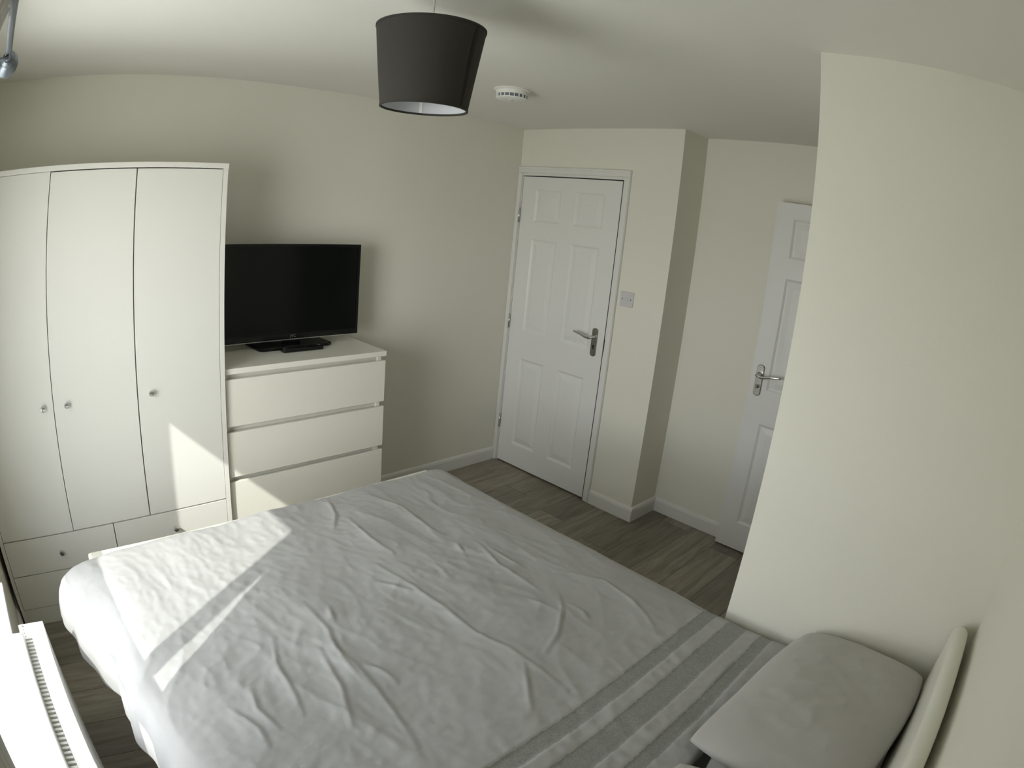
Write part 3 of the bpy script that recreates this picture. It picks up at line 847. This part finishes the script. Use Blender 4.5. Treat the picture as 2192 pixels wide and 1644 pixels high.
def make_duvet():
    # path along the bed: (y, drop)
    ylist = [(y, 0.0) for y in np.linspace(0.575, 2.185, 300)]
    ylist = [(0.567, 0.012), (0.569, 0.004)] + ylist
    for k in range(1, 11):
        a = math.pi / 2 * k / 10
        ylist.append((2.185 + 0.058 * math.sin(a), 0.050 * (1 - math.cos(a))))
    ylist += [(2.2435, z) for z in (0.065, 0.085, 0.11, 0.135)]
    Yp = np.array([p[0] for p in ylist])
    Dp = np.array([p[1] for p in ylist])
    # path across the bed
    left = np.array([(0.300, 0.415), (0.304, 0.45), (0.308, 0.49), (0.315, 0.535), (0.328, 0.580), (0.352, 0.617), (0.385, 0.641), (0.425, 0.653), (0.48, 0.660)])
    mid = np.array([(x, 0.660 + 0.008 * math.sin(math.pi * (x - 0.48) / 1.34)) for x in np.linspace(0.48, 1.82, 12)])[1:]
    right = np.array([(1.855, 0.658), (1.885, 0.650), (1.908, 0.634), (1.922, 0.610), (1.927, 0.58), (1.929, 0.52), (1.930, 0.44), (1.930, 0.38)])
    path = np.vstack([left, mid, right])
    d = np.concatenate([[0], np.cumsum(np.hypot(*np.diff(path, axis=0).T))])
    s = np.linspace(0, d[-1], 330)
    Xp, Zp = np.interp(s, d, path[:, 0]), np.interp(s, d, path[:, 1])
    ker = np.ones(5) / 5
    Xs, Zs = np.convolve(Xp, ker, 'same'), np.convolve(Zp, ker, 'same')
    Xp[2:-2], Zp[2:-2] = Xs[2:-2], Zs[2:-2]
    X = np.repeat(Xp[None, :], len(Yp), 0)
    Z = np.repeat(Zp[None, :], len(Yp), 0)
    Y = np.repeat(Yp[:, None], len(Xp), 1)
    # the overhang on the window side flares out towards the foot corner
    hang = sstep(0.42, 0.29, X)
    flare = sstep(1.75, 2.20, Y)
    X = X - hang * (0.095 * flare + 0.010 * np.sin(Y * 17) + 0.006 * np.sin(Y * 41 + 1))
    Z = Z + hang * 0.018 * np.sin(Y * 9 + 0.6)
    # the far side may bulge past the projecting wall
    bulge = sstep(1.80, 1.93, X) * sstep(0.85, 1.05, Y)
    X = X + bulge * 0.018
    Z = Z - Dp[:, None] * (1 - 0.75 * sstep(0.60, 0.45, Z))
    # crumple
    h = np.zeros_like(X)
    wx = X + 0.05 * perlin(X * 3 + 5, Y * 3 + 9, 1)
    wy = Y + 0.05 * perlin(X * 3 + 15, Y * 3 + 2, 2)
    rot = 0.22
    ax = wx * math.cos(rot) + wy * math.sin(rot) + 10
    ay = -wx * math.sin(rot) + wy * math.cos(rot) + 10
    def ridge(nz, p):
        return (1 - np.clip(np.abs(nz) * 2.0, 0, 1)) ** p
    m1 = np.clip(0.55 + 1.4 * perlin(X * 1.7 + 3, Y * 1.7 + 8, 3), 0, 1)
    bx_, by_ = X * math.cos(-0.5) + Y * math.sin(-0.5) + 20, -X * math.sin(-0.5) + Y * math.cos(-0.5) + 20
    m2 = np.clip(0.35 + 1.6 * perlin(X * 2.3 + 11, Y * 2.3 + 4, 13), 0, 1)
    near = sstep(1.1, 0.6, X) * sstep(1.75, 1.35, Y)
    h += 0.0042 * ridge(perlin(ax * 7, ay * 1.6, 4), 2.5) * m1 * (0.7 + 1.1 * near)
    h += 0.0026 * ridge(perlin(ax * 15, ay * 5.0, 5), 2.2) * m2
    h += 0.0030 * ridge(perlin(bx_ * 9, by_ * 4.0, 14), 3.0) * (1 - m1)
    h += 0.0016 * ridge(perlin(ax * 26 + 4, ay * 13, 6), 1.6) * m1
    h += 0.0014 * ridge(perlin(bx_ * 24, by_ * 15, 15), 1.8) * m2
    h += 0.0012 * perlin(ax * 44, ay * 36, 7)
    h += 0.010 * perlin(X * 4 + 2, Y * 3 + 6, 8)
    for i, line in enumerate(CREASES):
        best = np.full(X.shape, 1e9)
        sgn = np.zeros(X.shape)
        along = np.zeros(X.shape)
        total = sum(math.hypot(b[0] - a[0], b[1] - a[1]) for a, b in zip(line, line[1:]))
        run = 0
        for (ax0, ay0), (bx, by) in zip(line, line[1:]):
            L = math.hypot(bx - ax0, by - ay0)
            t = np.clip(((X - ax0) * (bx - ax0) + (Y - ay0) * (by - ay0)) / L ** 2, 0, 1)
            dx, dy = X - (ax0 + t * (bx - ax0)), Y - (ay0 + t * (by - ay0))
            dist = np.hypot(dx, dy)
            cr = np.sign((bx - ax0) * (Y - ay0) - (by - ay0) * (X - ax0))
            upd = dist < best
            best = np.where(upd, dist, best)
            sgn = np.where(upd, cr, sgn)
            along = np.where(upd, (run + t * L) / total, along)
            run += L
        taper = np.clip(np.sin(np.pi * np.clip(along, 0.06, 0.94)), 0, 1) ** 0.6
        sd = best * sgn
        h += taper * (0.0038 * np.exp(-(sd / 0.006) ** 2) - 0.0026 * np.exp(-((sd - 0.012) / 0.008) ** 2) + 0.0035 * np.exp(-(sd / 0.030) ** 2))
    # gathers next to the bands and puckers between them
    band = np.zeros_like(X)
    for lo, hi in BANDS:
        band += np.exp(-((Y - lo + 0.012) / 0.012) ** 2) + 0.8 * np.exp(-((Y - hi - 0.015) / 0.02) ** 2)
    h += 0.0030 * band * perlin(X * 38 + 7, Y * 7, 9)
    flat = np.zeros_like(X)
    for lo, hi in BANDS:
        flat = np.maximum(flat, sstep(lo - 0.004, lo + 0.004, Y) * sstep(hi + 0.004, hi - 0.004, Y))
    h = h * (1 - 0.45 * flat) - 0.002 * flat
    edge = sstep(0.60, 0.66, Z)
    h = h * (0.35 + 0.65 * edge)
    h = np.where(X > 1.90, h * 0.3 * (Y > 0.86), h)
    P = np.stack([X, Y, Z], -1)
    gu, gv = np.gradient(P, axis=0), np.gradient(P, axis=1)
    N = np.cross(gv, gu)
    N /= np.linalg.norm(N, axis=-1, keepdims=True) + 1e-9
    P = P + N * h[..., None]
    nu, nv = X.shape
    idx = np.arange(nu * nv).reshape(nu, nv)
    F = np.stack([idx[:-1, :-1], idx[:-1, 1:], idx[1:, 1:], idx[1:, :-1]], -1).reshape(-1, 4)
    me = bpy.data.meshes.new('duvet')
    me.from_pydata(P.reshape(-1, 3).tolist(), [], F.tolist())
    att = me.attributes.new('along', 'FLOAT', 'POINT')
    att.data.foreach_set('value', Y.reshape(-1).astype(np.float32))
    me.update()
    o = link('duvet', me, M['duvet'], None, True)
    sm = o.modifiers.new('thickness', 'SOLIDIFY')
    sm.thickness = 0.022
    sm.offset = -1
    return o
dv = make_duvet()
tag(dv, 'crumpled pale grey duvet with three darker woven bands', 'duvet')

def pillow(name, sx, sy, th, seed, label, under=0.06):
    n = 90
    u = np.linspace(-1, 1, n)
    U, Vv = np.meshgrid(u, u, indexing='ij')
    # rounded corners and a slightly uneven outline
    X = U * sx / 2 * (1 - 0.045 * np.abs(Vv) ** 5 - 0.012 * np.cos(Vv * 5 + seed))
    Y = Vv * sy / 2 * (1 - 0.075 * np.abs(U) ** 5 - 0.015 * np.cos(U * 4 + seed))
    prof = ((1 - np.abs(U) ** 2.6) * (1 - np.abs(Vv) ** 2.6))
    prof = np.clip(prof, 0, 1) ** 0.48
    k = 0.010 * perlin(X * 5 + seed, Y * 5 + 3, seed) + 0.004 * (1 - np.clip(np.abs(perlin(X * 11 + 2, Y * 8 + seed, seed + 1)) * 2, 0, 1)) ** 2 + 0.0018 * perlin(X * 30, Y * 26 + seed, seed + 2)
    top = th / 2 * prof + k * prof
    bot = -th * under * prof
    verts = np.concatenate([np.stack([X, Y, top], -1).reshape(-1, 3), np.stack([X, Y, bot], -1).reshape(-1, 3)])
    idx = np.arange(n * n).reshape(n, n)
    Fa = np.stack([idx[:-1, :-1], idx[1:, :-1], idx[1:, 1:], idx[:-1, 1:]], -1).reshape(-1, 4)
    Fb = Fa[:, ::-1] + n * n
    me = bpy.data.meshes.new(name)
    me.from_pydata(verts.tolist(), [], np.vstack([Fa, Fb]).tolist())
    bm = bmesh.new()
    bm.from_mesh(me)
    bmesh.ops.remove_doubles(bm, verts=bm.verts, dist=1e-5)
    bm.to_mesh(me)
    bm.free()
    o = link(name, me, M['linen'], None, True)
    tag(o, label, 'pillow', 'pillows at the head of the bed')
    return o
p1 = pillow('pillow', 0.68, 0.475, 0.16, 21, 'plump grey pillow lying on another pillow beside the projecting wall')
p1.location = (1.580, 0.352, 0.718)
p1.rotation_euler = (math.radians(-2), math.radians(0.5), math.radians(-5))
p2 = pillow('pillow', 0.68, 0.44, 0.10, 31, 'lower pillow peeking out beneath the plump one by the wall', 0.66)
p2.location = (1.594, 0.325, 0.654)
p3 = pillow('pillow', 0.67, 0.475, 0.16, 41, 'plump grey pillow lying on the window side of the bed')
p3.location = (0.885, 0.345, 0.722)
p3.rotation_euler = (math.radians(-2), 0, math.radians(2))
p4 = pillow('pillow', 0.66, 0.44, 0.10, 51, 'lower pillow beneath the plump one on the window side', 0.66)
p4.location = (0.885, 0.325, 0.654)
